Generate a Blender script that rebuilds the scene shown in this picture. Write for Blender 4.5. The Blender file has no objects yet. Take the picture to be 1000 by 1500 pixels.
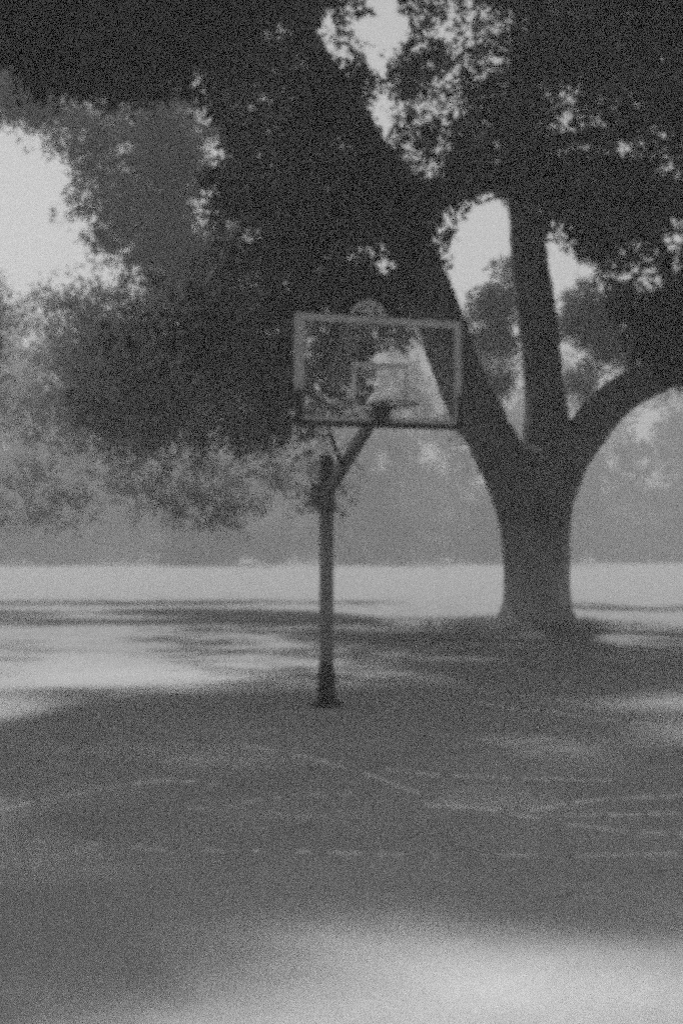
import bpy, math, random
import numpy as np
from mathutils import Vector, noise

C = bpy.context.scene.collection
S = bpy.context.scene
R = math.radians
rng = np.random.default_rng(11)
random.seed(4)

# ------------------------------------------------------------------ camera
EYE, FPX, PITCH = 1.75, 2083.0, math.atan(50 / 2083.0)
cam = bpy.data.cameras.new('camera')
cam.sensor_fit = 'VERTICAL'
cam.sensor_height = 36
cam.sensor_width = 24
cam.lens = 50
cam.clip_start, cam.clip_end = 0.1, 3000
cam.dof.use_dof = True
cam.dof.focus_distance = 15
cam.dof.aperture_fstop = 1.15
camo = bpy.data.objects.new('camera', cam)
C.objects.link(camo)
camo.location = (0, 0, EYE)
camo.rotation_euler = (R(90) + PITCH, 0, 0)
S.camera = camo

# ------------------------------------------------------------------ sky and sun (black-and-white film: every colour is neutral)
SUN_EL, SUN_AZ = R(56), R(-30)                 # azimuth from straight ahead (+Y), negative = to the left
TO_SUN = Vector((math.sin(SUN_AZ) * math.cos(SUN_EL), math.cos(SUN_AZ) * math.cos(SUN_EL), math.sin(SUN_EL)))
w = bpy.data.worlds.new('World')
S.world = w
w.use_nodes = True
nt = w.node_tree
nt.nodes.clear()
sky = nt.nodes.new('ShaderNodeTexSky')
sky.sky_type = 'NISHITA'
sky.sun_disc = False
sky.sun_elevation = SUN_EL
sky.sun_rotation = SUN_AZ
sky.dust_density = 1.0
bw = nt.nodes.new('ShaderNodeSeparateColor')       # blue-sensitive black-and-white film
bg = nt.nodes.new('ShaderNodeBackground')
bg.inputs[1].default_value = 0.047
ow = nt.nodes.new('ShaderNodeOutputWorld')
nt.links.new(sky.outputs[0], bw.inputs[0])
nt.links.new(bw.outputs[2], bg.inputs[0])
nt.links.new(bg.outputs[0], ow.inputs[0])
sl = bpy.data.lights.new('sun', 'SUN')
sl.energy = 2.4
sl.angle = R(4.0)                             # sun softened by the mist
sl.color = (1, 1, 1)
so = bpy.data.objects.new('sun', sl)
C.objects.link(so)
so.rotation_euler = TO_SUN.to_track_quat('Z', 'Y').to_euler()

vs = S.view_settings
S.display_settings.display_device = 'sRGB'
vs.view_transform = 'Standard'
vs.look = 'None'
vs.exposure = 0.98
vs.gamma = 1
vs.use_curve_mapping = False

S.render.engine = 'CYCLES'
cy = S.cycles
cy.use_denoising = False                       # the fast film of the photograph is grainy
cy.use_adaptive_sampling = True
cy.adaptive_threshold = 0.5
cy.adaptive_min_samples = 8
cy.max_bounces = 6
cy.diffuse_bounces = 3
cy.glossy_bounces = 2
cy.transmission_bounces = 4
cy.transparent_max_bounces = 8
cy.volume_bounces = 1
cy.filter_width = 5.6                          # soft old lens


# ------------------------------------------------------------------ helpers
def at(px, py, D):
    """the point seen at photo pixel px, py at depth D along +Y"""
    a, b = (px - 500) / FPX, (750 - py) / FPX
    d = Vector((a, math.cos(PITCH) - b * math.sin(PITCH), math.sin(PITCH) + b * math.cos(PITCH)))
    d *= D / d.y
    return Vector((d.x, D, EYE + d.z))


def proj(P):
    """photo pixels of an (n,3) array"""
    y, z = P[:, 1], P[:, 2] - EYE
    f = y * math.cos(PITCH) + z * math.sin(PITCH)
    u = -y * math.sin(PITCH) + z * math.cos(PITCH)
    return 500 + FPX * P[:, 0] / f, 750 - FPX * u / f


def node_mat(name, base, rough=0.85, var=0.25, scale=6.0, detail=8, bump=0.0, bscale=None, stretch=None, trans=0.0, spec=0.3):
    m = bpy.data.materials.new(name)
    m.use_nodes = True
    t = m.node_tree
    p = t.nodes['Principled BSDF']
    p.inputs['Roughness'].default_value = rough
    p.inputs['Specular IOR Level'].default_value = spec
    tc = t.nodes.new('ShaderNodeTexCoord')
    mp = t.nodes.new('ShaderNodeMapping')
    if stretch:
        mp.inputs['Scale'].default_value = stretch
    n = t.nodes.new('ShaderNodeTexNoise')
    n.inputs['Scale'].default_value = scale
    n.inputs['Detail'].default_value = detail
    n.inputs['Roughness'].default_value = 0.65
    r = t.nodes.new('ShaderNodeValToRGB')
    lo, hi = base * (1 - var), base * (1 + var)
    r.color_ramp.elements[0].position = 0.3
    r.color_ramp.elements[1].position = 0.7
    r.color_ramp.elements[0].color = (lo, lo, lo, 1)
    r.color_ramp.elements[1].color = (hi, hi, hi, 1)
    L = t.links.new
    L(tc.outputs['Object'], mp.inputs[0])
    L(mp.outputs[0], n.inputs['Vector'])
    L(n.outputs['Fac'], r.inputs[0])
    L(r.outputs[0], p.inputs['Base Color'])
    if bump:
        n2 = t.nodes.new('ShaderNodeTexNoise')
        n2.inputs['Scale'].default_value = bscale or scale * 3
        n2.inputs['Detail'].default_value = 6
        b = t.nodes.new('ShaderNodeBump')
        b.inputs['Strength'].default_value = bump
        b.inputs['Distance'].default_value = 0.05
        L(mp.outputs[0], n2.inputs['Vector'])
        L(n2.outputs['Fac'], b.inputs['Height'])
        L(b.outputs[0], p.inputs['Normal'])
    if trans:
        tr = t.nodes.new('ShaderNodeBsdfTranslucent')
        mx = t.nodes.new('ShaderNodeMixShader')
        mx.inputs[0].default_value = trans
        L(r.outputs[0], tr.inputs[0])
        L(p.outputs[0], mx.inputs[1])
        L(tr.outputs[0], mx.inputs[2])
        L(mx.outputs[0], t.nodes['Material Output'].inputs[0])
    return m


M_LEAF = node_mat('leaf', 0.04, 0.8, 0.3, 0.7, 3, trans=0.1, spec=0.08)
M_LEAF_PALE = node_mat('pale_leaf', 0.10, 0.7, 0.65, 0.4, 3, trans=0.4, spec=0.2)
M_BARK = node_mat('bark', 0.11, 0.95, 0.45, 5, 10, bump=0.9, bscale=9, stretch=(1, 1, 0.22))
M_STEEL = node_mat('weathered_steel', 0.10, 0.6, 0.5, 9, 8, bump=0.15, bscale=40)
M_POLE = node_mat('pole_paint_halation', 0.12, 0.55, 0.35, 7, 8, bump=0.1, bscale=50)
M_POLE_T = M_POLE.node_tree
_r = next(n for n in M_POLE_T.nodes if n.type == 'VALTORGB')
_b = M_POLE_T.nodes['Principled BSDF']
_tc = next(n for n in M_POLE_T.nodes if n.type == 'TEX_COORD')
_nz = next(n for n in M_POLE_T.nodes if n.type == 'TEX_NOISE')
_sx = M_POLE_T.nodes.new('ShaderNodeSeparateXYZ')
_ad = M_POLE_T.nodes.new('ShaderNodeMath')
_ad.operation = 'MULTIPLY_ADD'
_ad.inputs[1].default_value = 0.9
_wr = M_POLE_T.nodes.new('ShaderNodeValToRGB')     # bare rusted foot, halation glow painted into the middle, dark upper post
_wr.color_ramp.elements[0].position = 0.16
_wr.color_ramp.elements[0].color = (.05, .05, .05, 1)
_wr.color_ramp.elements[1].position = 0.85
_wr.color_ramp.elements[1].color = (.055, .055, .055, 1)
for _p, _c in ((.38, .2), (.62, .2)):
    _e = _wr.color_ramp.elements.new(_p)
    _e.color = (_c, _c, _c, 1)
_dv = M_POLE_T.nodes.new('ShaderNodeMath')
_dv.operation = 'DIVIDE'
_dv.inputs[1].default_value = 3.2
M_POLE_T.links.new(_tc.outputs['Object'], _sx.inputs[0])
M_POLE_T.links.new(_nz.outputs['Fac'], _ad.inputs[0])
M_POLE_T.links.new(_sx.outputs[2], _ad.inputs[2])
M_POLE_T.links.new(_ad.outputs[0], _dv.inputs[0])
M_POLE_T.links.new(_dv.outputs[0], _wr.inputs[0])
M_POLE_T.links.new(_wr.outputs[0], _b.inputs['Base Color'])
M_RUST = node_mat('rusted_steel', 0.045, 0.9, 0.5, 14, 8, bump=0.3, bscale=60)
M_WHITE = node_mat('chalky_white_paint', 0.42, 0.7, 0.18, 8, 8)
M_PAD = node_mat('black_rubber_pad', 0.035, 0.8, 0.3, 12, 6)
M_CORD = node_mat('pale_dry_stem', 0.6, 0.9, 0.3, 20, 4)
M_DUST = node_mat('pale_dust', 0.8, 0.95, 0.2, 5, 8)
M_GRASS = node_mat('dry_grass', 0.55, 0.8, 0.4, 3, 4, trans=0.3)


_t = M_BARK.node_tree
_b = _t.nodes['Principled BSDF']
_rp = next(n for n in _t.nodes if n.type == 'VALTORGB')
_tc = next(n for n in _t.nodes if n.type == 'TEX_COORD')
_sx = _t.nodes.new('ShaderNodeSeparateXYZ')
_n = _t.nodes.new('ShaderNodeTexNoise')
_n.inputs['Scale'].default_value = 2.2
_n.inputs['Detail'].default_value = 8
_ma = _t.nodes.new('ShaderNodeMath')
_ma.operation = 'MULTIPLY_ADD'
_ma.inputs[1].default_value = 2.4
_mr = _t.nodes.new('ShaderNodeMapRange')           # halation and low mist painted as paler bark at the trunk foot
for _i, _v in enumerate((1.5, 3.6, 1, 0)):
    _mr.inputs[_i + 1].default_value = _v
_mx = _t.nodes.new('ShaderNodeMix')
_mx.data_type = 'RGBA'
_mx.inputs[7].default_value = (.4, .4, .4, 1)
_mu = _t.nodes.new('ShaderNodeMath')
_mu.operation = 'MULTIPLY'
_mu.inputs[1].default_value = .95
_t.links.new(_tc.outputs['Object'], _sx.inputs[0])
_t.links.new(_tc.outputs['Object'], _n.inputs['Vector'])
_t.links.new(_n.outputs['Fac'], _ma.inputs[0])
_t.links.new(_sx.outputs[2], _ma.inputs[2])
_t.links.new(_ma.outputs[0], _mr.inputs[0])
_t.links.new(_mr.outputs[0], _mu.inputs[0])
_t.links.new(_mu.outputs[0], _mx.inputs[0])
_t.links.new(_rp.outputs[0], _mx.inputs[6])
_t.links.new(_mx.outputs[2], _b.inputs['Base Color'])


def link(name, me, mat=None, parent=None, loc=None):
    o = bpy.data.objects.new(name, me)
    C.objects.link(o)
    if mat:
        me.materials.append(mat)
    if parent:
        o.parent = parent
    if loc is not None:
        o.location = loc
    return o


def empty(name, loc, label, cat, group=None):
    o = bpy.data.objects.new(name, None)
    C.objects.link(o)
    o.location = loc
    o.empty_display_size = 0.2
    o['label'], o['category'] = label, cat
    if group:
        o['group'] = group
    return o


def mesh_np(name, V, quads, smooth=False):
    """fast mesh from an (n,3) array and (m,4) index array"""
    me = bpy.data.meshes.new(name)
    me.vertices.add(len(V))
    me.vertices.foreach_set('co', np.ascontiguousarray(V, np.float32).ravel())
    m = len(quads)
    me.loops.add(m * 4)
    me.loops.foreach_set('vertex_index', np.ascontiguousarray(quads, np.int32).ravel())
    me.polygons.add(m)
    me.polygons.foreach_set('loop_start', np.arange(0, m * 4, 4, dtype=np.int32))
    if smooth:
        me.polygons.foreach_set('use_smooth', np.ones(m, bool))
    me.update(calc_edges=True)
    return me


class MB:
    """collects boxes, bars and tubes into one mesh"""
    def __init__(s):
        s.V, s.F = [], []

    def hexa(s, c8):
        b = len(s.V)
        s.V += [tuple(c) for c in c8]
        for f in ((0, 3, 2, 1), (4, 5, 6, 7), (0, 1, 5, 4), (1, 2, 6, 5), (2, 3, 7, 6), (3, 0, 4, 7)):
            s.F.append(tuple(b + i for i in f))

    def box(s, x0, x1, y0, y1, z0, z1):
        s.hexa([(x0, y0, z0), (x1, y0, z0), (x1, y1, z0), (x0, y1, z0), (x0, y0, z1), (x1, y0, z1), (x1, y1, z1), (x0, y1, z1)])

    def tube(s, pts, rad, seg=12, caps=True, jitter=0.0):
        pts = [Vector(p) for p in pts]
        n = len(pts)
        if not hasattr(rad, '__len__'):
            rad = [rad] * n
        b = len(s.V)
        ref = None
        for i, p in enumerate(pts):
            t = (pts[min(i + 1, n - 1)] - pts[max(i - 1, 0)]).normalized()
            if ref is None:
                ref = Vector((1, 0, 0)) if abs(t.x) < 0.9 else Vector((0, 1, 0))
            u = (ref - t * ref.dot(t)).normalized()
            v = t.cross(u)
            ref = u
            for k in range(seg):
                a = 2 * math.pi * k / seg
                rr = rad[i]
                d = u * math.cos(a) + v * math.sin(a)
                if jitter:
                    q = p + d * rr
                    rr *= 1 + jitter * noise.noise(Vector((q.x * 2.2, q.y * 2.2, q.z * 0.6))) + 0.4 * jitter * math.sin(a * 5 + i * 0.15)
                s.V.append(tuple(p + d * rr))
        for i in range(n - 1):
            for k in range(seg):
                a, c = b + i * seg + k, b + i * seg + (k + 1) % seg
                s.F.append((a, c, c + seg, a + seg))
        if caps:
            s.F.append(tuple(b + k for k in reversed(range(seg))))
            s.F.append(tuple(b + (n - 1) * seg + k for k in range(seg)))

    def build(s, name, mat, parent=None, smooth=False, bevel=0.0):
        me = bpy.data.meshes.new(name)
        me.from_pydata(s.V, [], s.F)
        if smooth:
            for p in me.polygons:
                p.use_smooth = len(p.vertices) == 4
        me.update()
        o = link(name, me, mat, parent)
        if bevel:
            bm = o.modifiers.new('edge', 'BEVEL')
            bm.width = bevel
            bm.segments = 2
        return o


def spline(pts, rads, n):
    """Catmull-Rom through pts with radii"""
    P = [Vector(p) for p in pts]
    P = [P[0] * 2 - P[1]] + P + [P[-1] * 2 - P[-2]]
    r = [rads[0]] + list(rads) + [rads[-1]]
    out, ro = [], []
    segs = len(pts) - 1
    for i in range(n):
        f = i / (n - 1) * segs
        k = min(int(f), segs - 1)
        t = f - k
        a, b, c, d = P[k:k + 4]
        out.append(0.5 * ((2 * b) + (c - a) * t + (2 * a - 5 * b + 4 * c - d) * t * t + (3 * b - a - 3 * c + d) * t ** 3))
        ro.append(r[k + 1] * (1 - t) + r[k + 2] * t)
    return out, ro


# ---- foliage: boughs -> twig clusters -> leaves, all leaf-sized faces
def leaf_mesh(name, centres, radii, per_bough, twig_r, leaf, keep=None):
    """centres (n,3), radii (n,) -> a mesh of bent leaves. keep(P) -> mask thins twig clusters"""
    n = len(centres)
    per_twig = 14
    nt_ = max(1, per_bough // per_twig)
    d = rng.normal(size=(n, nt_, 3))
    d /= np.linalg.norm(d, axis=2, keepdims=True)
    rr = rng.random((n, nt_, 1)) ** 0.45
    tw = centres[:, None, :] + d * rr * radii[:, None, None] * np.array([1, 1, 0.75])
    tw = tw.reshape(-1, 3)
    if keep is not None:
        tw = tw[keep(tw)]
    m = len(tw)
    # leaves strung along a short twig that droops a little
    ax = rng.normal(size=(m, 1, 3)) * np.array([1, 1, 0.5])
    ax /= np.linalg.norm(ax, axis=2, keepdims=True)
    t = rng.random((m, per_twig, 1)) * 2 - 1
    L = tw[:, None, :] + ax * t * twig_r * 1.5 + rng.normal(size=(m, per_twig, 3)) * twig_r * 0.45
    L[..., 2] -= (t[..., 0] ** 2) * twig_r * 0.5
    L = L.reshape(-1, 3)
    k = len(L)
    a = rng.normal(size=(k, 3))
    a[:, 2] -= 0.4
    a /= np.linalg.norm(a, axis=1, keepdims=True)
    b = rng.normal(size=(k, 3))
    b -= a * (a * b).sum(1, keepdims=True)
    b /= np.linalg.norm(b, axis=1, keepdims=True)
    s = leaf * (0.6 + 0.8 * rng.random((k, 1)))
    nrm = np.cross(a, b)
    V = np.empty((k, 4, 3))
    V[:, 0] = L
    V[:, 1] = L + a * s * 0.5 + b * s * 0.27 + nrm * s * 0.07
    V[:, 2] = L + a * s
    V[:, 3] = L + a * s * 0.5 - b * s * 0.27 + nrm * s * 0.07
    Q = np.arange(k * 4).reshape(k, 4)
    return mesh_np(name, V.reshape(-1, 3), Q)


def in_poly(px, py, poly):
    ins = np.zeros(len(px), bool)
    j = len(poly) - 1
    for i in range(len(poly)):
        xi, yi = poly[i]
        xj, yj = poly[j]
        c = ((yi > py) != (yj > py)) & (px < (xj - xi) * (py - yi) / (yj - yi + 1e-9) + xi)
        ins ^= c
        j = i
    return ins


def wob(P, f, seed):
    return np.array([noise.noise(Vector((p[0] * f + seed, p[1] * f, p[2] * f))) for p in P])


# openings in the canopy that let the sun onto the ground: (x, y, rx, ry) on the ground
SUN_SPOTS = [(-5.2, 21.5, 2.8, 5.6, 0.5), (-5.0, 16.0, 2.0, 2.6, 0.85), (-3.0, 17.4, 1.6, 1.2, .6), (0.8, 27, 6.5, 5.5, 0.45), (4.3, 15.6, 1.9, 1.2, 0.62), (6.8, 16.4, 2.5, 2.6, 0.8), (5.5, 13.5, 2.6, 1.6, .5), (.85, 4.0, 2.3, 2.3, .95), (-1.2, 5.85, .36, .26, .5), (-.65, 6.3, .36, .3, .8), (-.8, 5.0, .6, .24, .95), (-1.3, 5.6, .3, .2, .95), (.05, 6.7, .4, .3, .8), (-8.5, 36, 3.5, 5, .7),
             (0.2, 6.3, 0.5, 0.4, 0.5), (3.5, 12.0, 2.2, 1.0, 0.35)]


def sunlit(P, amount=1.0):
    """True where a twig stands in the way of one of the sun patches"""
    g = P[:, :2] - (P[:, 2:3] / TO_SUN.z) * np.array([TO_SUN.x, TO_SUN.y])
    k = np.zeros(len(P))
    for x, y, rx, ry, pw in SUN_SPOTS:
        d = np.sqrt(((g[:, 0] - x) / rx) ** 2 + ((g[:, 1] - y) / ry) ** 2)
        k = np.maximum(k, pw * np.clip((1.25 - d) / 0.4, 0, 1))
    return rng.random(len(P)) < k * amount


# ------------------------------------------------------------------ ground
def ground():
    xs = np.concatenate([[-600, -250, -120, -60, -35], np.linspace(-22, 22, 150), [35, 60, 120, 250, 600]])
    ys = np.concatenate([[-60, -20, -6, 0], np.linspace(2, 45, 190), [50, 57, 66, 78, 95, 120, 160, 220, 300, 600]])
    X, Y = np.meshgrid(xs, ys)
    Z = np.zeros_like(X)
    for i in range(X.shape[0]):
        for j in range(X.shape[1]):
            x, y = X[i, j], Y[i, j]
            if abs(x) < 25 and y < 46:
                Z[i, j] = 0.035 * noise.noise(Vector((x * 0.35, y * 0.35, 1))) + 0.012 * noise.noise(Vector((x * 1.6, y * 1.6, 5)))
    nx = len(xs)
    V = np.stack([X, Y, Z], -1).reshape(-1, 3)
    q = [(i * nx + j, i * nx + j + 1, (i + 1) * nx + j + 1, (i + 1) * nx + j) for i in range(len(ys) - 1) for j in range(nx - 1)]
    m = node_mat('packed_earth', 0.47, 0.95, 0.14, 0.5, 12, bump=0.35, bscale=14, spec=0.15)
    t = m.node_tree
    L = t.links.new
    ramp = next(n for n in t.nodes if n.type == 'VALTORGB')
    pb_ = t.nodes['Principled BSDF']
    tc_ = next(n for n in t.nodes if n.type == 'TEX_COORD')
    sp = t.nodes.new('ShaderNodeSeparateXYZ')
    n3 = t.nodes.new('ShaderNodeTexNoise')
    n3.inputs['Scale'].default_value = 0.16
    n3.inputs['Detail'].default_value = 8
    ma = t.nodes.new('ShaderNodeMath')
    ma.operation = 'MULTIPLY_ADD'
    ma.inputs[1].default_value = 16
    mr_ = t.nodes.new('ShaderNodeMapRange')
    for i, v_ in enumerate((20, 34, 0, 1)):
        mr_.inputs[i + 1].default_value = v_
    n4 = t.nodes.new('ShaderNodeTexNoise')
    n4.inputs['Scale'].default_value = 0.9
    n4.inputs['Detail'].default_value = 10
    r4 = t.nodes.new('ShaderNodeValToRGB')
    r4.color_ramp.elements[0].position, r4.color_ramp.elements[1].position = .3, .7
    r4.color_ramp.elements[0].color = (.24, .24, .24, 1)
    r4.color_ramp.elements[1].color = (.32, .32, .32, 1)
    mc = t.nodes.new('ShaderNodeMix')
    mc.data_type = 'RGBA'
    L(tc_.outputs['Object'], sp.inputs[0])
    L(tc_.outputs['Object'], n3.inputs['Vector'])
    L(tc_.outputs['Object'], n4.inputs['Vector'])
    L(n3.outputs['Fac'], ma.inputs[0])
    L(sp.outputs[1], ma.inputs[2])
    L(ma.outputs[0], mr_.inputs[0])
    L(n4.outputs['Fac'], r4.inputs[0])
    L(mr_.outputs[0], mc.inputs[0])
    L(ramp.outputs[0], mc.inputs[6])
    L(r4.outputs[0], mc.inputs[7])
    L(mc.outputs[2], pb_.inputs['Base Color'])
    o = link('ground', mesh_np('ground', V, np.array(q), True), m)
    o['kind'] = 'structure'
    return o


def gz(x, y):
    return 0.035 * noise.noise(Vector((x * 0.35, y * 0.35, 1))) + 0.012 * noise.noise(Vector((x * 1.6, y * 1.6, 5)))


ground()


def gpt(px, py):
    a, b = (px - 500) / FPX, (750 - py) / FPX
    dz = math.sin(PITCH) + b * math.cos(PITCH)
    dy = math.cos(PITCH) - b * math.sin(PITCH)
    t = -EYE / dz
    return Vector((a * t, dy * t, 0))


# pale dusty wheel ruts scuffed into the earth: raised lips of dry dust, broken up along their length
def rut(pix, wid, fill, seed):
    pts, _ = spline([gpt(*p) for p in pix], [1] * len(pix), 160)
    V, F = [], []
    prev = None
    for i, p in enumerate(pts):
        t = (pts[min(i + 1, 159)] - pts[max(i - 1, 0)]).normalized()
        nrm = Vector((-t.y, t.x, 0))
        br = noise.noise(Vector((i * 0.11, seed, 0))) + 0.4 * noise.noise(Vector((i * 0.5, seed, 3)))
        ww = wid * max(0.0, min(1.0, (br + fill + .1) * 1.5)) * min(1, i / 12, (159 - i) / 12)
        off = wid * 0.35 * noise.noise(Vector((i * 0.16, seed, 9)))
        if ww > 0.006:
            c = p + nrm * off
            row = []
            for s_, h in ((-1, -0.008), (-0.5, 0.005), (0.5, 0.005), (1, -0.008)):
                q = c + nrm * s_ * ww * (0.8 + 0.5 * noise.noise(Vector((i * 0.9, s_ * 3, seed))))
                row.append(len(V))
                V.append((q.x, q.y, gz(q.x, q.y) + h + 0.004))
            if prev:
                for k in range(3):
                    F.append((prev[k], prev[k + 1], row[k + 1], row[k]))
            prev = row
        else:
            prev = None
    if not F:
        return
    me = bpy.data.meshes.new('track')
    me.from_pydata(V, [], F)
    me.update()
    o = link('track', me, M_DUST)
    o['kind'] = 'structure'


RUTS = [([(-60, 1200), (90, 1168), (230, 1146), (330, 1150)], 0.07, 0.15, 1),
        ([(340, 1090), (430, 1106), (530, 1132), (640, 1168), (740, 1188), (860, 1212), (1040, 1226)], 0.05, 0.22, 2),
        ([(560, 1128), (660, 1134), (780, 1138), (900, 1142)], 0.10, 0.25, 3),
        ([(620, 1176), (680, 1180), (740, 1184)], 0.10, 0.5, 4),
        ([(-40, 1222), (160, 1240), (380, 1250), (560, 1253), (780, 1254), (1040, 1250)], 0.03, 0.12, 5),
        ([(760, 1188), (850, 1174), (930, 1168), (1050, 1163)], 0.07, 0.3, 6),
        ([(690, 1026), (750, 1036), (810, 1043), (870, 1053), (960, 1062)], 0.10, 0.3, 7),
        ([(600, 938), (700, 944), (840, 946)], 0.12, 0.05, 8),
        ([(260, 1186), (340, 1180), (420, 1166), (520, 1164)], 0.07, 0.1, 9),
        ([(820, 1196), (920, 1194), (1040, 1190)], 0.10, 0.2, 10),
        ([(380, 1192), (430, 1196), (480, 1194)], 0.06, 0.1, 11)]
for a in RUTS:
    rut(*a)


# ------------------------------------------------------------------ trees
def fused(name, tubes, voxel, mat, parent, relief=0.0):
    """tubes fused into one continuous woody surface"""
    mb = MB()
    for pts, rad in tubes:
        mb.tube(pts, rad, 18, True, 0.10)
    o = mb.build(name, None, None)
    rm = o.modifiers.new('fuse', 'REMESH')
    rm.mode = 'VOXEL'
    rm.voxel_size = voxel
    sm = o.modifiers.new('smooth', 'SMOOTH')
    sm.iterations = 4
    dg = bpy.context.evaluated_depsgraph_get()
    me = bpy.data.meshes.new_from_object(o.evaluated_get(dg))
    bpy.data.objects.remove(o)
    me.name = name
    n = len(me.vertices)
    co = np.empty(n * 3, np.float32)
    no = np.empty(n * 3, np.float32)
    me.vertices.foreach_get('co', co)
    me.vertices.foreach_get('normal', no)
    co, no = co.reshape(-1, 3), no.reshape(-1, 3)
    if relief:
        d = np.array([noise.fractal(Vector((p[0] * 7, p[1] * 7, p[2] * 1.6)), 1.0, 2.0, 4) for p in co])
        co = co + no * (d * relief)[:, None]
        me.vertices.foreach_set('co', co.astype(np.float32).ravel())
    me.polygons.foreach_set('use_smooth', np.ones(len(me.polygons), bool))
    me.materials.clear()
    me.update()
    return link(name, me, mat, parent)


def local(pts, o):
    return [Vector(p) - o for p in pts]


# ---- the big forked tree
DT = 31.0
base = at(787, 918, DT)
base.z = 0
big = empty('spreading_tree', base, 'huge forked tree with thick spreading limbs standing behind the hoop', 'tree')


def limb(pix, n=40):
    P = [at(x, y, D) for x, y, D, r in pix]
    p, r = spline(P, [q[3] for q in pix], n)
    return local(p, base), r


tub = [limb([(787, 935, 31, 0.86), (787, 905, 31, 0.77), (786, 860, 31, 0.73), (785, 800, 31, 0.72), (782, 740, 31, 0.84), (780, 695, 31, 0.8), (784, 660, 31, 0.6)]),
       limb([(770, 745, 31, 0.62), (742, 690, 30.9, 0.55), (716, 640, 30.7, 0.52), (680, 570, 30.2, 0.52), (648, 480, 29.6, 0.50), (614, 390, 29, 0.46),
             (585, 300, 28.4, 0.40), (540, 210, 27.8, 0.31), (480, 110, 27, 0.25), (420, 0, 26, 0.19), (360, -120, 25, 0.13)], 70),
       limb([(788, 720, 31, 0.6), (800, 640, 31.1, 0.50), (794, 560, 31.3, 0.44), (788, 480, 31.5, 0.43), (776, 390, 31.8, 0.40), (766, 300, 32, 0.36),
             (762, 200, 32.3, 0.31), (780, 80, 32.6, 0.24), (800, -60, 33, 0.16)], 60),
       limb([(800, 735, 31, 0.6), (826, 680, 30.9, 0.50), (860, 628, 30.6, 0.43), (905, 582, 30.2, 0.40), (960, 552, 29.7, 0.36), (1030, 530, 29, 0.32),
             (1120, 480, 28, 0.25), (1220, 400, 27, 0.16)], 60)]
for k in range(7):                                # root flare
    a = k / 7 * 2 * math.pi + 0.3
    o_ = Vector((math.cos(a), math.sin(a), 0))
    tub.append(([o_ * 0.4 + Vector((0, 0, 0.6)), o_ * 0.62 + Vector((0, 0, 0.22)), o_ * 0.85 + Vector((0, 0, -0.04)), o_ * 1.1 + Vector((0, 0, -0.25))], [0.3, 0.24, 0.17, 0.1]))
fused('trunk', tub, 0.05, M_BARK, big, 0.035)
# secondary boughs
BOUGH = [[(640, 450, 29.3, .26), (560, 420, 28.6, .2), (450, 440, 28, .15), (330, 500, 27.5, .11), (200, 570, 27, .06)],
         [(560, 240, 28, .24), (470, 250, 27, .18), (380, 300, 26.4, .13), (300, 420, 26, .08)],
         [(590, 300, 28.4, .22), (500, 330, 29.5, .16), (400, 400, 31, .1), (300, 560, 32, .06)],
         [(500, 140, 27.2, .2), (430, 160, 28.5, .14), (340, 200, 30, .08)],
         [(766, 300, 32, .2), (715, 240, 32, .13), (670, 205, 31.5, .06)],
         [(764, 230, 32.2, .22), (850, 200, 31.5, .17), (940, 180, 31, .12), (1060, 220, 30, .07)],
         [(772, 360, 31.9, .2), (830, 300, 31, .14), (920, 300, 30, .1), (1000, 340, 29, .06)],
         [(960, 552, 29.7, .22), (980, 470, 29.8, .16), (970, 380, 30, .11), (930, 280, 30.3, .06)],
         [(905, 582, 30.2, .14), (925, 500, 31, .1), (900, 420, 31.5, .06)],
         [(1030, 530, 29, .18), (1080, 560, 28, .12), (1160, 640, 27, .07)],
         [(420, 0, 26, .17), (330, 40, 24, .11), (260, 120, 22, .06)]]
for bq in BOUGH:
    p, r = limb(bq, 26)
    p = [q + Vector((noise.noise(q * 0.8), noise.noise(q * 0.8 + Vector((9, 0, 0))), noise.noise(q * 0.8 + Vector((0, 9, 0))))) * 0.22 * min(1, i / 6) for i, q in enumerate(p)]
    mb = MB()
    mb.tube(p, r, 10, True, 0.12)
    mb.build('branch', M_BARK, big, True)

POLY = [(315, -420), (1300, -420), (1300, 640), (1120, 600), (1010, 560), (950, 540), (915, 480), (880, 400), (850, 345), (800, 305), (700, 285), (640, 300),
        (645, 470), (560, 500), (520, 560), (470, 640), (420, 645), (300, 650), (150, 640), (100, 570), (160, 530), (215, 480), (275, 440), (310, 400)]
GAPS = [(563, 45, 38, 85, .99), (562, 150, 26, 75, .93), (650, 70, 95, 100, .75), (500, 60, 40, 60, .8), (500, 235, 55, 30, .6), (605, 190, 50, 90, .8), (880, 450, 70, 60, .55), (362, 340, 22, 34, .9),
        (990, 362, 26, 44, .9), (862, 80, 26, 60, .5), (740, 300, 60, 25, .6), (920, 400, 60, 60, .65), (570, 370, 60, 40, .35), (510, 490, 70, 50, .6), (235, 540, 40, 40, .3), (820, 160, 60, 60, .5), (700, 210, 60, 50, .45), (400, 250, 50, 40, .3),
        (480, 610, 60, 50, .5)]


def gap_keep(P, gaps):
    px, py = proj(P)
    k = np.zeros(len(P))
    for x, y, rx, ry, pw in gaps:
        d = np.sqrt(((px - x) / rx) ** 2 + ((py - y) / ry) ** 2)
        k = np.maximum(k, pw * np.clip((1.3 - d) / 0.45, 0, 1))
    return rng.random(len(P)) > k


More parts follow.
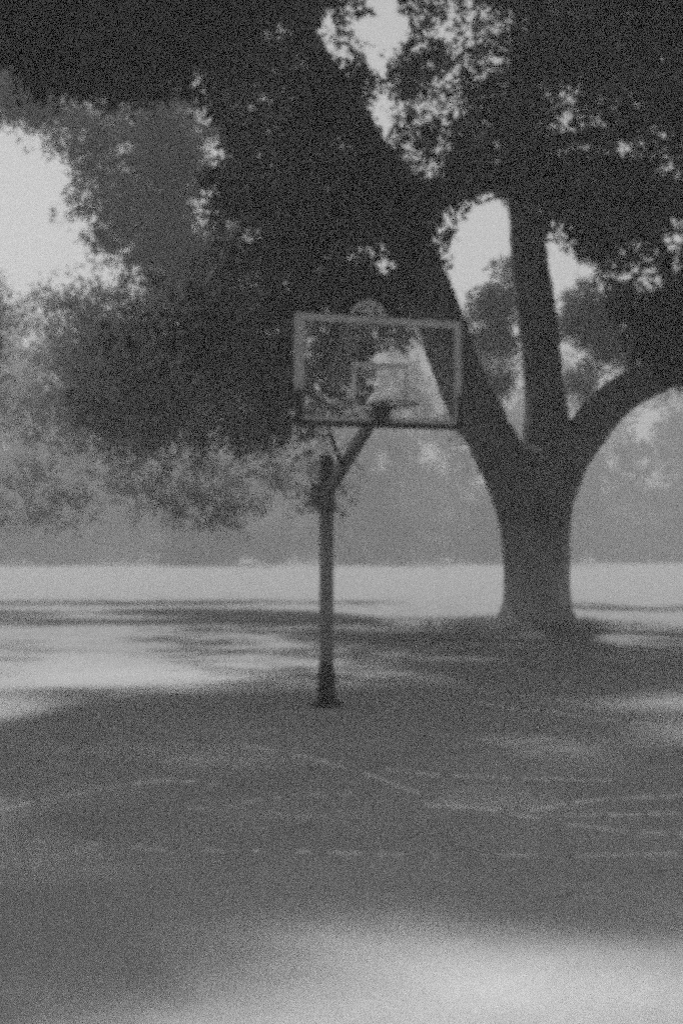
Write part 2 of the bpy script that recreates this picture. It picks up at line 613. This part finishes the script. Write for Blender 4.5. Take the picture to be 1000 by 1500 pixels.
def keep_main(P):
    px, py = proj(P)
    jx, jy = rng.normal(size=len(P)) * np.where((px < 300) & (py > 400), 48, 16), rng.normal(size=len(P)) * np.where(px < 520, 46, 14)
    # the underside of the bough layer never hangs into the open space below the limbs
    br = np.array([noise.noise(Vector((a / 62, b / 62, 14))) + .6 * noise.noise(Vector((a / 24, b / 24, 9))) for a, b in zip(px, py)])
    breaks = (br > np.where(px > 560, .22, .38)) & (rng.random(len(P)) < np.where(px > 560, .6, .7))
    thin = (px > 640) & (py < 330) & (rng.random(len(P)) < .12)
    return in_poly(px + jx, py + jy, POLY) & gap_keep(P, GAPS) & ~sunlit(P) & ~breaks & ~thin


n0 = 5200
cx = np.stack([rng.uniform(-9, 13, n0), rng.uniform(20, 39, n0), rng.uniform(4.2, 19, n0)], 1)
px, py = proj(cx)
ok = in_poly(px, py, POLY)
ell = ((cx[:, 0] - 2) / 12) ** 2 + ((cx[:, 1] - 30) / 9.5) ** 2 + ((cx[:, 2] - 8) / 11) ** 2 < 1
ok &= ell & (wob(cx, 0.45, 3) > -0.12)
ok |= (rng.random(n0) < 0.5) & in_poly(px, py, [(100, 480), (440, 420), (460, 640), (120, 640)]) & (cx[:, 1] < 33)
cx = cx[ok]
me = leaf_mesh('crown', cx - np.array(base), rng.uniform(0.6, 1.15, len(cx)), 330, 0.16, 0.17, keep=lambda P: keep_main(P + np.array(base)))
link('crown', me, M_LEAF, big)
print('main crown', len(cx), len(me.polygons))

# ---- trees standing just outside the frame whose boughs hang into the top corners and shade the court
def side_tree(loc, label, h, trunk_r, lean, boxes, n, poly, gaps, group=None, extra=None):
    e = empty('shade_tree', loc, label, 'tree', group)
    L = Vector(loc)
    top = Vector((lean[0], lean[1], h))
    p, r = spline([(0, 0, -0.2), (lean[0] * .1, lean[1] * .1, h * .25), (lean[0] * .45, lean[1] * .45, h * .6), top], [trunk_r * 1.35, trunk_r, trunk_r * .75, trunk_r * .3], 30)
    tubs = [(p, r)]
    x0, x1, y0, y1, z0, z1 = boxes
    for k in range(7):
        s = p[10 + k * 2]
        t = Vector((random.uniform(x0, x1), random.uniform(y0, y0 + 5), random.uniform(z0 + 2.5, z1))) - L
        q, rq = spline([s, s.lerp(t, .45) + Vector((0, 0, 0.7)), t], [trunk_r * .45, trunk_r * .28, .05], 16)
        tubs.append((q, rq))
    fused('trunk', tubs, 0.06, M_BARK, e, 0.02)
    c = np.stack([rng.uniform(x0, x1, n), rng.uniform(y0, y1, n), rng.uniform(z0, z1, n)], 1)
    ell = ((c[:, 0] - (x0 + x1) / 2) / (x1 - x0) * 2) ** 2 + ((c[:, 1] - (y0 + y1) / 2) / (y1 - y0) * 2) ** 2 + ((c[:, 2] - (z0 + z1) / 2) / (z1 - z0) * 2) ** 2 < 1
    c = c[ell & (wob(c, 0.5, 8) > -0.2)]
    if extra is not None:
        c = np.concatenate([c, extra])

    def keep(P):
        P = P + np.array(L)
        px, py = proj(P)
        vis = (px > -60) & (px < 1060) & (py > -60) & (P[:, 1] > 1)
        return (~vis | in_poly(px + rng.normal(size=len(P)) * 10, py + rng.normal(size=len(P)) * 10, poly)) & gap_keep(P, gaps) & ~sunlit(P)
    me = leaf_mesh('crown', c - np.array(L), rng.uniform(.6, 1.1, len(c)), 330, 0.15, 0.15, keep=keep)
    link('crown', me, M_LEAF, e)
    print(label, len(c), len(me.polygons))


PL = [(-300, -600), (420, -600), (340, 60), (315, 150), (240, 130), (180, 150), (110, 110), (60, 120), (-20, 70), (-300, 150)]
side_tree((-8.5, 17.5, 0), 'dark leafy bough hanging into the upper left corner from a tree', 9, 0.42, (1.5, -1), (-12, 5.5, 8, 24, 6.5, 13), 1500, PL,
          [(285, 108, 34, 22, .85), (215, 5, 20, 14, .8), (40, 60, 24, 20, .6), (480, 40, 40, 60, .6)], extra=np.concatenate([np.stack([rng.uniform(-6, -2.6, 130), rng.uniform(4, 9, 130), rng.uniform(3.4, 5.8, 130)], 1),  # unseen low boughs, added to block sun and sky at the left
                                np.stack([rng.uniform(-5.6, -2.9, 40), rng.uniform(8.3, 11.3, 40), rng.uniform(6.6, 8, 40)], 1),  # more out-of-view boughs, added to darken the near left ground
                                np.stack([rng.uniform(-14, -8.6, 26), rng.uniform(25, 32, 26), rng.uniform(8, 12, 26)], 1),  # sparse unseen boughs, added to half-shade the lit patch at left
                                np.array([tuple(at(rng.uniform(-120, 400), rng.uniform(-260, 130), rng.uniform(19, 24))) for _ in range(170)])]))
PR = [(700, -600), (1400, -600), (1400, 300), (1010, 260), (960, 130), (880, 20), (780, -30)]
side_tree((9.5, 14.5, 0), 'dark leafy bough hanging into the upper right corner from a tree', 9, 0.4, (-1.5, 0), (-3, 12, 7, 21, 7.0, 12.5), 950, PR, [(980, 20, 20, 20, .4)])


# ---- trees across the field
def far_tree(loc_px, D, label, crowns, nb, br, leaf, mat, trunk_r, group, per=150, twig=0.3):
    b = at(loc_px, 800, D)
    b.z = 0
    e = empty('field_tree', b, label, 'tree', group)
    top = max(at(x, y - ry * .5, D).z for x, y, rx, ry in crowns)
    tubs = []
    p, r = spline([(0, 0, -.2), (.1, 0, top * .3), (-.1, .1, top * .65), (.2, 0, top)], [trunk_r * 1.3, trunk_r, trunk_r * .7, trunk_r * .25], 24)
    tubs.append((p, r))
    mb = MB()
    mb.tube(p, r, 10, True, .1)
    cs, rs = [], []
    tot = sum(rx * ry for _, _, rx, ry in crowns)
    k = D / FPX
    for x, y, rx, ry in crowns:
        c = np.array(at(x, y, D)) - np.array(b)
        n = max(6, int(nb * rx * ry / tot))
        d = rng.normal(size=(n, 3))
        d /= np.linalg.norm(d, axis=1, keepdims=True)
        d *= rng.random((n, 1)) ** .4
        cs.append(c + d * np.array([rx * k, min(rx, ry) * k * .9, ry * k]))
        rs.append(rng.uniform(.7, 1.2, n) * br)
        if (loc_px < -100 and x > -50) or loc_px == 792:
            continue
        s = p[random.randint(6, 16)]
        t = Vector(c)
        q, rq = spline([s, s.lerp(t, .5) + Vector((0, 0, .5)), t], [trunk_r * .5, trunk_r * .3, .05], 10)
        mb.tube(q, rq, 7)
    mb.build('trunk', M_BARK, e, True)
    cs, rs = np.concatenate(cs), np.concatenate(rs)
    m = cs[:, 2] > 0.1
    me = leaf_mesh('crown', cs[m], rs[m], per, twig, leaf, keep=lambda P: (P[:, 2] > 0.05) & gap_keep(P + np.array(b), FAR_GAPS) & ~sunlit(P + np.array(b)))
    link('crown', me, mat, e)


FAR_GAPS = [(25, 265, 78, 82, .74), (115, 396, 58, 26, .65), (565, 45, 34, 80, .95), (560, 150, 16, 40, .6), (680, 370, 45, 60, .9), (815, 380, 30, 60, .9), (890, 552, 34, 24, .8)]
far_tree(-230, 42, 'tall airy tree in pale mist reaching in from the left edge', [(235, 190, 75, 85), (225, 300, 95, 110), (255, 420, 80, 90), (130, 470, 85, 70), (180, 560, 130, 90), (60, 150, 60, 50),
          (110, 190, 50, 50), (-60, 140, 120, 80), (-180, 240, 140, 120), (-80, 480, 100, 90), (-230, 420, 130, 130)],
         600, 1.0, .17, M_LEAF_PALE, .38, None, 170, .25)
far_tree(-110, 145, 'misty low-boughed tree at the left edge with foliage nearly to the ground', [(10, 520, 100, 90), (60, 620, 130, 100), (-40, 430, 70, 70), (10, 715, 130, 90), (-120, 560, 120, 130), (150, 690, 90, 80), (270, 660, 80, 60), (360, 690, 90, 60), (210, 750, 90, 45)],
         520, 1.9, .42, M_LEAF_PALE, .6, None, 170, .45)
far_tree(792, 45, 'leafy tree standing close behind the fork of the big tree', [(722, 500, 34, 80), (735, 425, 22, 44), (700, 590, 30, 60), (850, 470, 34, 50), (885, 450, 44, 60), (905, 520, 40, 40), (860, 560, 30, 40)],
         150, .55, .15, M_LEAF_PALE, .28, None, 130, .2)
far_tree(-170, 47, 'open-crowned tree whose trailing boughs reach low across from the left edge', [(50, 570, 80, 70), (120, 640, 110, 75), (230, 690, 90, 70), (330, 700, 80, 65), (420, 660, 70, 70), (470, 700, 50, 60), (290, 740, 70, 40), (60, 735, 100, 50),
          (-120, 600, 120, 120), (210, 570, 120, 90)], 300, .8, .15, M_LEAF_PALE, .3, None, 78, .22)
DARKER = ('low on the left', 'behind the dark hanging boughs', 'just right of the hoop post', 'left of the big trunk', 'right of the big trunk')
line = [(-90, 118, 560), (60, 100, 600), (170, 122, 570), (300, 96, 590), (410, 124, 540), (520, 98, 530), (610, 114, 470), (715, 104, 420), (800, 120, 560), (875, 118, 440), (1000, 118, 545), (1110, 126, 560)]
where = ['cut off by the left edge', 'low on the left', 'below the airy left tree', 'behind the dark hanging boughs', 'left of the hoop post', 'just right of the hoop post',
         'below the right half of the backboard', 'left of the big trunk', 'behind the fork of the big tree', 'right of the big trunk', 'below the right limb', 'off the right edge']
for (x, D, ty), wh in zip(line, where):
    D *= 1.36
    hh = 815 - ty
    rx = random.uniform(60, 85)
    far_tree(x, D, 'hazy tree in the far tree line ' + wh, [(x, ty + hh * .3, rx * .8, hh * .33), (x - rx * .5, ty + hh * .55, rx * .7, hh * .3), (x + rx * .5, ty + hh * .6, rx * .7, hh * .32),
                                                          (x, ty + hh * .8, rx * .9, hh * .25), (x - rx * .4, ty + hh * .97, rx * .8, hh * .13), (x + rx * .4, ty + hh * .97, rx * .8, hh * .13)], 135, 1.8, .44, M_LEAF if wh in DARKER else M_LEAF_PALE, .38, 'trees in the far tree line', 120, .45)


def bush(px_, D, wpx, hpx, label, mat, group=None):
    D *= 1.36
    b = at(px_, 800, D)
    b.z = 0
    e = empty('bush', b, label, 'bush', group)
    k = D / FPX
    n = 46
    d = rng.normal(size=(n, 3))
    d /= np.linalg.norm(d, axis=1, keepdims=True)
    d *= rng.random((n, 1)) ** .4
    h = hpx * k
    c = d * np.array([wpx * k, wpx * k * .8, h * .5]) + np.array([0, 0, h * .5])
    c[:, 2] = np.maximum(c[:, 2], .2)
    me = leaf_mesh('foliage', c, rng.uniform(.5, .9, n), 150, .3, .26, keep=lambda P: P[:, 2] > .03)
    link('foliage', me, mat, e)
    mb = MB()
    for i in range(5):
        a = i * 1.3
        mb.tube([(0.1 * math.cos(a), .1 * math.sin(a), -.1), (.4 * math.cos(a), .4 * math.sin(a), h * .4), (.9 * math.cos(a), .9 * math.sin(a), h * .8)], [.07, .05, .02], 6)
    mb.build('stem', M_BARK, e)


bush(275, 92, 26, 82, 'dark round bush below the hanging boughs on the left', M_LEAF)
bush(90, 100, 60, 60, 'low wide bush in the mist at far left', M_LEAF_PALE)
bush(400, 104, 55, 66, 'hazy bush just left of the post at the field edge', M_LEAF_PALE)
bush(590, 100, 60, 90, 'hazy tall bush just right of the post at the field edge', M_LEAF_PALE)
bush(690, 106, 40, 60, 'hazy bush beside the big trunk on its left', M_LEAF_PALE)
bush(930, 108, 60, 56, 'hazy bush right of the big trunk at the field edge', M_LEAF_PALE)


# ---- the wood that closes the field, one mass of foliage
def far_wood():
    n = 2600
    x = rng.uniform(-120, 120, n)
    y = rng.uniform(195, 225, n)
    hgt = 9 + 3 * np.array([noise.noise(Vector((a * .08, 3, 0))) for a in x])
    c = np.stack([x, y, hgt * rng.random(n) ** .8], 1)
    me = leaf_mesh('far_wood', c, rng.uniform(1, 1.8, n), 90, .6, .6, keep=lambda P: P[:, 2] > .05)
    o = link('far_wood', me, M_LEAF)
    o['kind'] = 'stuff'
    o['label'] = 'low hazy wood closing the far side of the field'


far_wood()


# ------------------------------------------------------------------ grass tufts round the root flare
def tufts():
    V, Q = [], []
    for i in range(300):
        a = rng.uniform(0, 2 * math.pi)
        d = 1.0 + abs(rng.normal()) * 0.55
        x, y = base.x - 0.35 + d * math.cos(a), base.y - 0.1 + d * math.sin(a) * .8
        for k in range(7):
            t = rng.uniform(0, 2 * math.pi)
            h = rng.uniform(.06, .26)
            o = Vector((math.cos(t), math.sin(t), 0))
            s = Vector((-o.y, o.x, 0)) * .012
            p0 = Vector((x, y, -.02)) + o * rng.uniform(0, .06)
            p1 = p0 + o * h * .25 + Vector((0, 0, h * .7))
            p2 = p0 + o * h * .6 + Vector((0, 0, h))
            b = len(V)
            V += [p0 - s, p0 + s, p1 + s * .7, p1 - s * .7, p2 + s * .2, p2 - s * .2]
            Q += [(b, b + 1, b + 2, b + 3), (b + 3, b + 2, b + 4, b + 5)]
    o = link('grass', mesh_np('grass', np.array([tuple(v) for v in V]), np.array(Q)), M_GRASS)
    o['kind'] = 'stuff'
    o['label'] = 'pale rough grass growing round the foot of the big tree'


tufts()


def litter():
    n = 2600
    y = 7 + 17 * rng.random(n) ** 1.2
    x = (rng.random(n) - .5) * 2 * (y * .26 + .6)
    k = wob(np.stack([x, y, x * 0], 1), .45, 2) > -.1
    x, y = x[k], y[k]
    n = len(x)
    a = rng.uniform(0, 6.28, n)
    ln = rng.uniform(.012, .035, n)
    z = np.array([gz(p, q) for p, q in zip(x, y)]) + .006
    c, s_ = np.cos(a) * ln, np.sin(a) * ln
    V = np.stack([np.stack([x - c, y - s_, z], 1), np.stack([x + s_ * .45, y - c * .45, z + rng.uniform(.001, .014, n)], 1),
                  np.stack([x + c, y + s_, z + rng.uniform(.001, .012, n)], 1), np.stack([x - s_ * .45, y + c * .45, z + rng.uniform(.001, .014, n)], 1)], 1)
    o = link('fallen_leaves', mesh_np('fallen_leaves', V.reshape(-1, 3), np.arange(n * 4).reshape(n, 4)), node_mat('dry_litter', .45, .9, .4, 3, 2))
    o['kind'] = 'stuff'
    o['label'] = 'thin litter of small dry leaves on the court earth'


litter()

# ------------------------------------------------------------------ the basketball hoop
DP = 15.65
pb = at(478, 1033, DP)
pb.z = 0
hoop = empty('basketball_hoop', pb, 'old basketball hoop with clear white-bordered backboard on a dark steel post', 'basketball hoop')
TH = R(19.5)
X = Vector((math.cos(TH), math.sin(TH), 0))       # along the board, to the right and away
N = Vector((math.sin(TH), -math.cos(TH), 0))      # the way the board faces
DEPTH = 1.52
bc = N * DEPTH + X * .045                                    # board plane, relative to the post
ZB = 2.99


def bl(u, d, z):                                  # board coordinates: along, out of the board, height above the board's lower edge
    p = bc + X * u + N * d
    return Vector((p.x, p.y, ZB + z))


def bbox(mb, u0, u1, d0, d1, z0, z1):
    mb.hexa([bl(u0, d1, z0), bl(u1, d1, z0), bl(u1, d0, z0), bl(u0, d0, z0), bl(u0, d1, z1), bl(u1, d1, z1), bl(u1, d0, z1), bl(u0, d0, z1)])


W2, H = 0.872, 1.045
PT = at(478, 667, DP).z
mb = MB()
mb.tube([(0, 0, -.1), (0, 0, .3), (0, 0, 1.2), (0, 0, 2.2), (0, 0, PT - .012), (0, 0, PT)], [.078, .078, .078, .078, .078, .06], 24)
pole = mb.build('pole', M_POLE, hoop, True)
mb = MB()
mb.tube([(0, 0, -.05), (0, 0, .03), (0, 0, .05), (0, 0, .34), (0, 0, .46)], [.112, .11, .104, .094, .082], 20)
mb.build('base_sleeve', M_RUST, hoop, True)
for k in range(4):
    mb = MB()
    a = k * math.pi / 2 + .5
    o_ = Vector((math.cos(a), math.sin(a), 0)) * .155
    mb.tube([o_ + Vector((0, 0, -.03)), o_ + Vector((0, 0, .05))], .018, 6)
    mb.build('anchor_bolt', M_RUST, hoop)
mb = MB()
mb.tube([(0, 0, -.06), (0, 0, .018)], .18, 24)
mb.build('base_plate', M_RUST, hoop)
# arm: a pair of square tubes from a clamp on the post up to the lower middle of the board
ZJ = at(484, 728, DP).z
mb = MB()
for s_ in (0,):
    o_ = X * .0
    p0 = Vector((0, 0, ZJ)) + o_ - N * .06
    p1 = bl(0, -.10, .10) + o_
    d_ = (p1 - p0).normalized()
    up = d_.cross(X).normalized() * .06
    sx = X * .042
    mb.hexa([p0 - sx - up, p0 + sx - up, p1 + sx - up, p1 - sx - up, p0 - sx + up, p0 + sx + up, p1 + sx + up, p1 - sx + up])
mb.build('arm', M_STEEL, hoop, bevel=.006)
mb = MB()
mb.tube([(0, 0, ZJ - .16), (0, 0, ZJ + .14)], .1, 20)
mb.build('clamp', M_STEEL, hoop, True)
mb = MB()
q = at(461, 725, DP) - pb
mb.box(q.x - .045, q.x + .045, -.07, .07, q.z - .13, q.z + .12)
cb = mb.build('crank_box', M_STEEL, hoop, bevel=.012)
mb = MB()
mb.tube([(q.x - .09, 0, q.z + .02), (q.x - .03, 0, q.z + .02)], .014, 8)
mb.build('crank_handle', M_RUST, cb)
# the one brace left, running out to the board's back
for s_ in (-1,):
    mb = MB()
    p0 = Vector((0, 0, ZJ)).lerp(bl(0, -.1, .1), .35)
    mb.tube([p0, bl(.74 * s_, -.045, .47)], .022, 10)
    mb.build('brace', M_STEEL, hoop, True)
# board
gm = bpy.data.materials.new('grimy_clear_acrylic')
gm.use_nodes = True
t = gm.node_tree
pr = t.nodes['Principled BSDF']
pr.inputs['Base Color'].default_value = (.35, .35, .35, 1)
pr.inputs['Roughness'].default_value = .45
tr = t.nodes.new('ShaderNodeBsdfTransparent')
tr.inputs[0].default_value = (.93, .93, .93, 1)
mx = t.nodes.new('ShaderNodeMixShader')
nz = t.nodes.new('ShaderNodeTexNoise')
nz.inputs['Scale'].default_value = 3.2
nz.inputs['Detail'].default_value = 8
mr = t.nodes.new('ShaderNodeMapRange')
for i, v in enumerate((.35, .7, .04, .30)):
    mr.inputs[i + 1].default_value = v
tc = t.nodes.new('ShaderNodeTexCoord')
t.links.new(tc.outputs['Object'], nz.inputs['Vector'])
t.links.new(nz.outputs['Fac'], mr.inputs[0])
t.links.new(mr.outputs[0], mx.inputs[0])
t.links.new(tr.outputs[0], mx.inputs[1])
t.links.new(pr.outputs[0], mx.inputs[2])
t.links.new(mx.outputs[0], t.nodes['Material Output'].inputs[0])
mb = MB()
bbox(mb, -W2 + .01, W2 - .01, -.006, .006, .01, H - .01)
board = mb.build('backboard', gm, hoop)
mb = MB()                                          # white frame on the face and round the edge
bw_ = .06
bbox(mb, -W2, W2, .0085, .016, H - bw_, H)
bbox(mb, -W2, -W2 + bw_ + .015, .0085, .016, .05, H - bw_)
bbox(mb, W2 - bw_, W2, .0085, .016, .05, H - bw_)
bbox(mb, -W2, W2, .0085, .016, 0.0, .05)
mb.build('border', M_WHITE, board)
mb = MB()                                          # steel rim behind the edge
for u0, u1, z0, z1 in ((-W2 - .004, W2 + .004, H + .001, H + .012), (-W2 - .012, -W2 - .001, .0, H + .012), (W2 + .001, W2 + .012, .0, H + .012)):
    bbox(mb, u0, u1, -.05, .014, z0, z1)
mb.build('edge_frame', M_WHITE, board)
mb = MB()
tw, lo, hi, li = .305, .135, .595, .05
bbox(mb, -tw, tw, .0085, .012, hi - li, hi)
bbox(mb, -tw, tw, .0085, .012, lo, lo + li * .6)
bbox(mb, -tw, -tw + li, .0085, .012, lo + li * .6, hi - li)
bbox(mb, tw - li, tw, .0085, .012, lo + li * .6, hi - li)
mb.build('target_square', node_mat('faded_white_paint', .5, .8, .4, 9, 8), board)
mb = MB()                                          # rubber padding along the bottom and up both lower corners
bbox(mb, -W2 - .022, W2 + .022, -.03, .05, -.055, -.002)
bbox(mb, -W2 - .024, -W2 + .055, -.03, .05, .0, .30)
bbox(mb, W2 - .03, W2 + .024, -.03, .05, .0, .30)
mb.build('edge_pad', M_PAD, hoop, bevel=.008)
mb = MB()
bbox(mb, .03, .11, -.1, -.008, -.0, .2)
mb.build('back_mount', M_STEEL, hoop)
# rim without a net
rc = .38
mb = MB()
mb.tube([bl(.232 * math.cos(a), rc + .232 * math.sin(a), .15) for a in np.linspace(0, 2 * math.pi, 41)], .011, 8, False)
for s_ in (-1, 1):
    mb.tube([bl(.06 * s_, .02, .12), bl(.09 * s_, rc - .215, .148)], .012, 8)
rim = mb.build('rim', M_RUST, hoop, True)
mb = MB()
bbox(mb, -.085, .085, .052, .064, -.06, .17)
mb.build('mounting_plate', M_RUST, rim)


# pale dry vine tangled on the top edge of the board
def vine():
    o = bl(-.18, 0, H + .018) + pb
    e = empty('dry_vine', o, 'small pale tangle of dry vine caught on the top edge of the backboard', 'dry vine')
    mb = MB()
    for k in range(9):
        r1 = random.uniform(.05, .15)
        c = random.uniform(-.06, .14)
        tilt = random.uniform(-.4, .4)
        a0, a1 = random.uniform(-.2, .5), random.uniform(2.2, 3.4)
        pts = []
        for a in np.linspace(a0, a1, 14):
            u = c + r1 * math.cos(a) * 1.2
            z = max(.0, r1 * math.sin(a)) + .012 * noise.noise(Vector((a * 3, k, 0)))
            pts.append(X * u + N * (z * tilt) + Vector((0, 0, z)))
        mb.tube(pts, .007, 6)
    mb.build('stem', M_CORD, e, True)
    c = np.array([tuple(X * random.uniform(-.05, .24) + Vector((0, 0, random.uniform(.02, .12)))) for k in range(7)])
    me = leaf_mesh('leaves', c, np.full(7, .05), 28, .025, .05, keep=lambda P: P[:, 2] > 0)
    link('leaves', me, M_CORD, e)


vine()

# ------------------------------------------------------------------ the hazy air
mb = MB()
mb.box(-640, 640, -80, 640, -1.3, 29)
hz = mb.build('haze', None)
hm = bpy.data.materials.new('pale_haze')
hm.use_nodes = True
t = hm.node_tree
t.nodes.clear()
v = t.nodes.new('ShaderNodeVolumePrincipled')
v.inputs['Color'].default_value = (.69, .69, .69, 1)
v.inputs['Density'].default_value = 0.0055
v.inputs['Anisotropy'].default_value = 0.1
oo = t.nodes.new('ShaderNodeOutputMaterial')
t.links.new(v.outputs[0], oo.inputs['Volume'])
hz.data.materials.append(hm)
hz['kind'] = 'stuff'
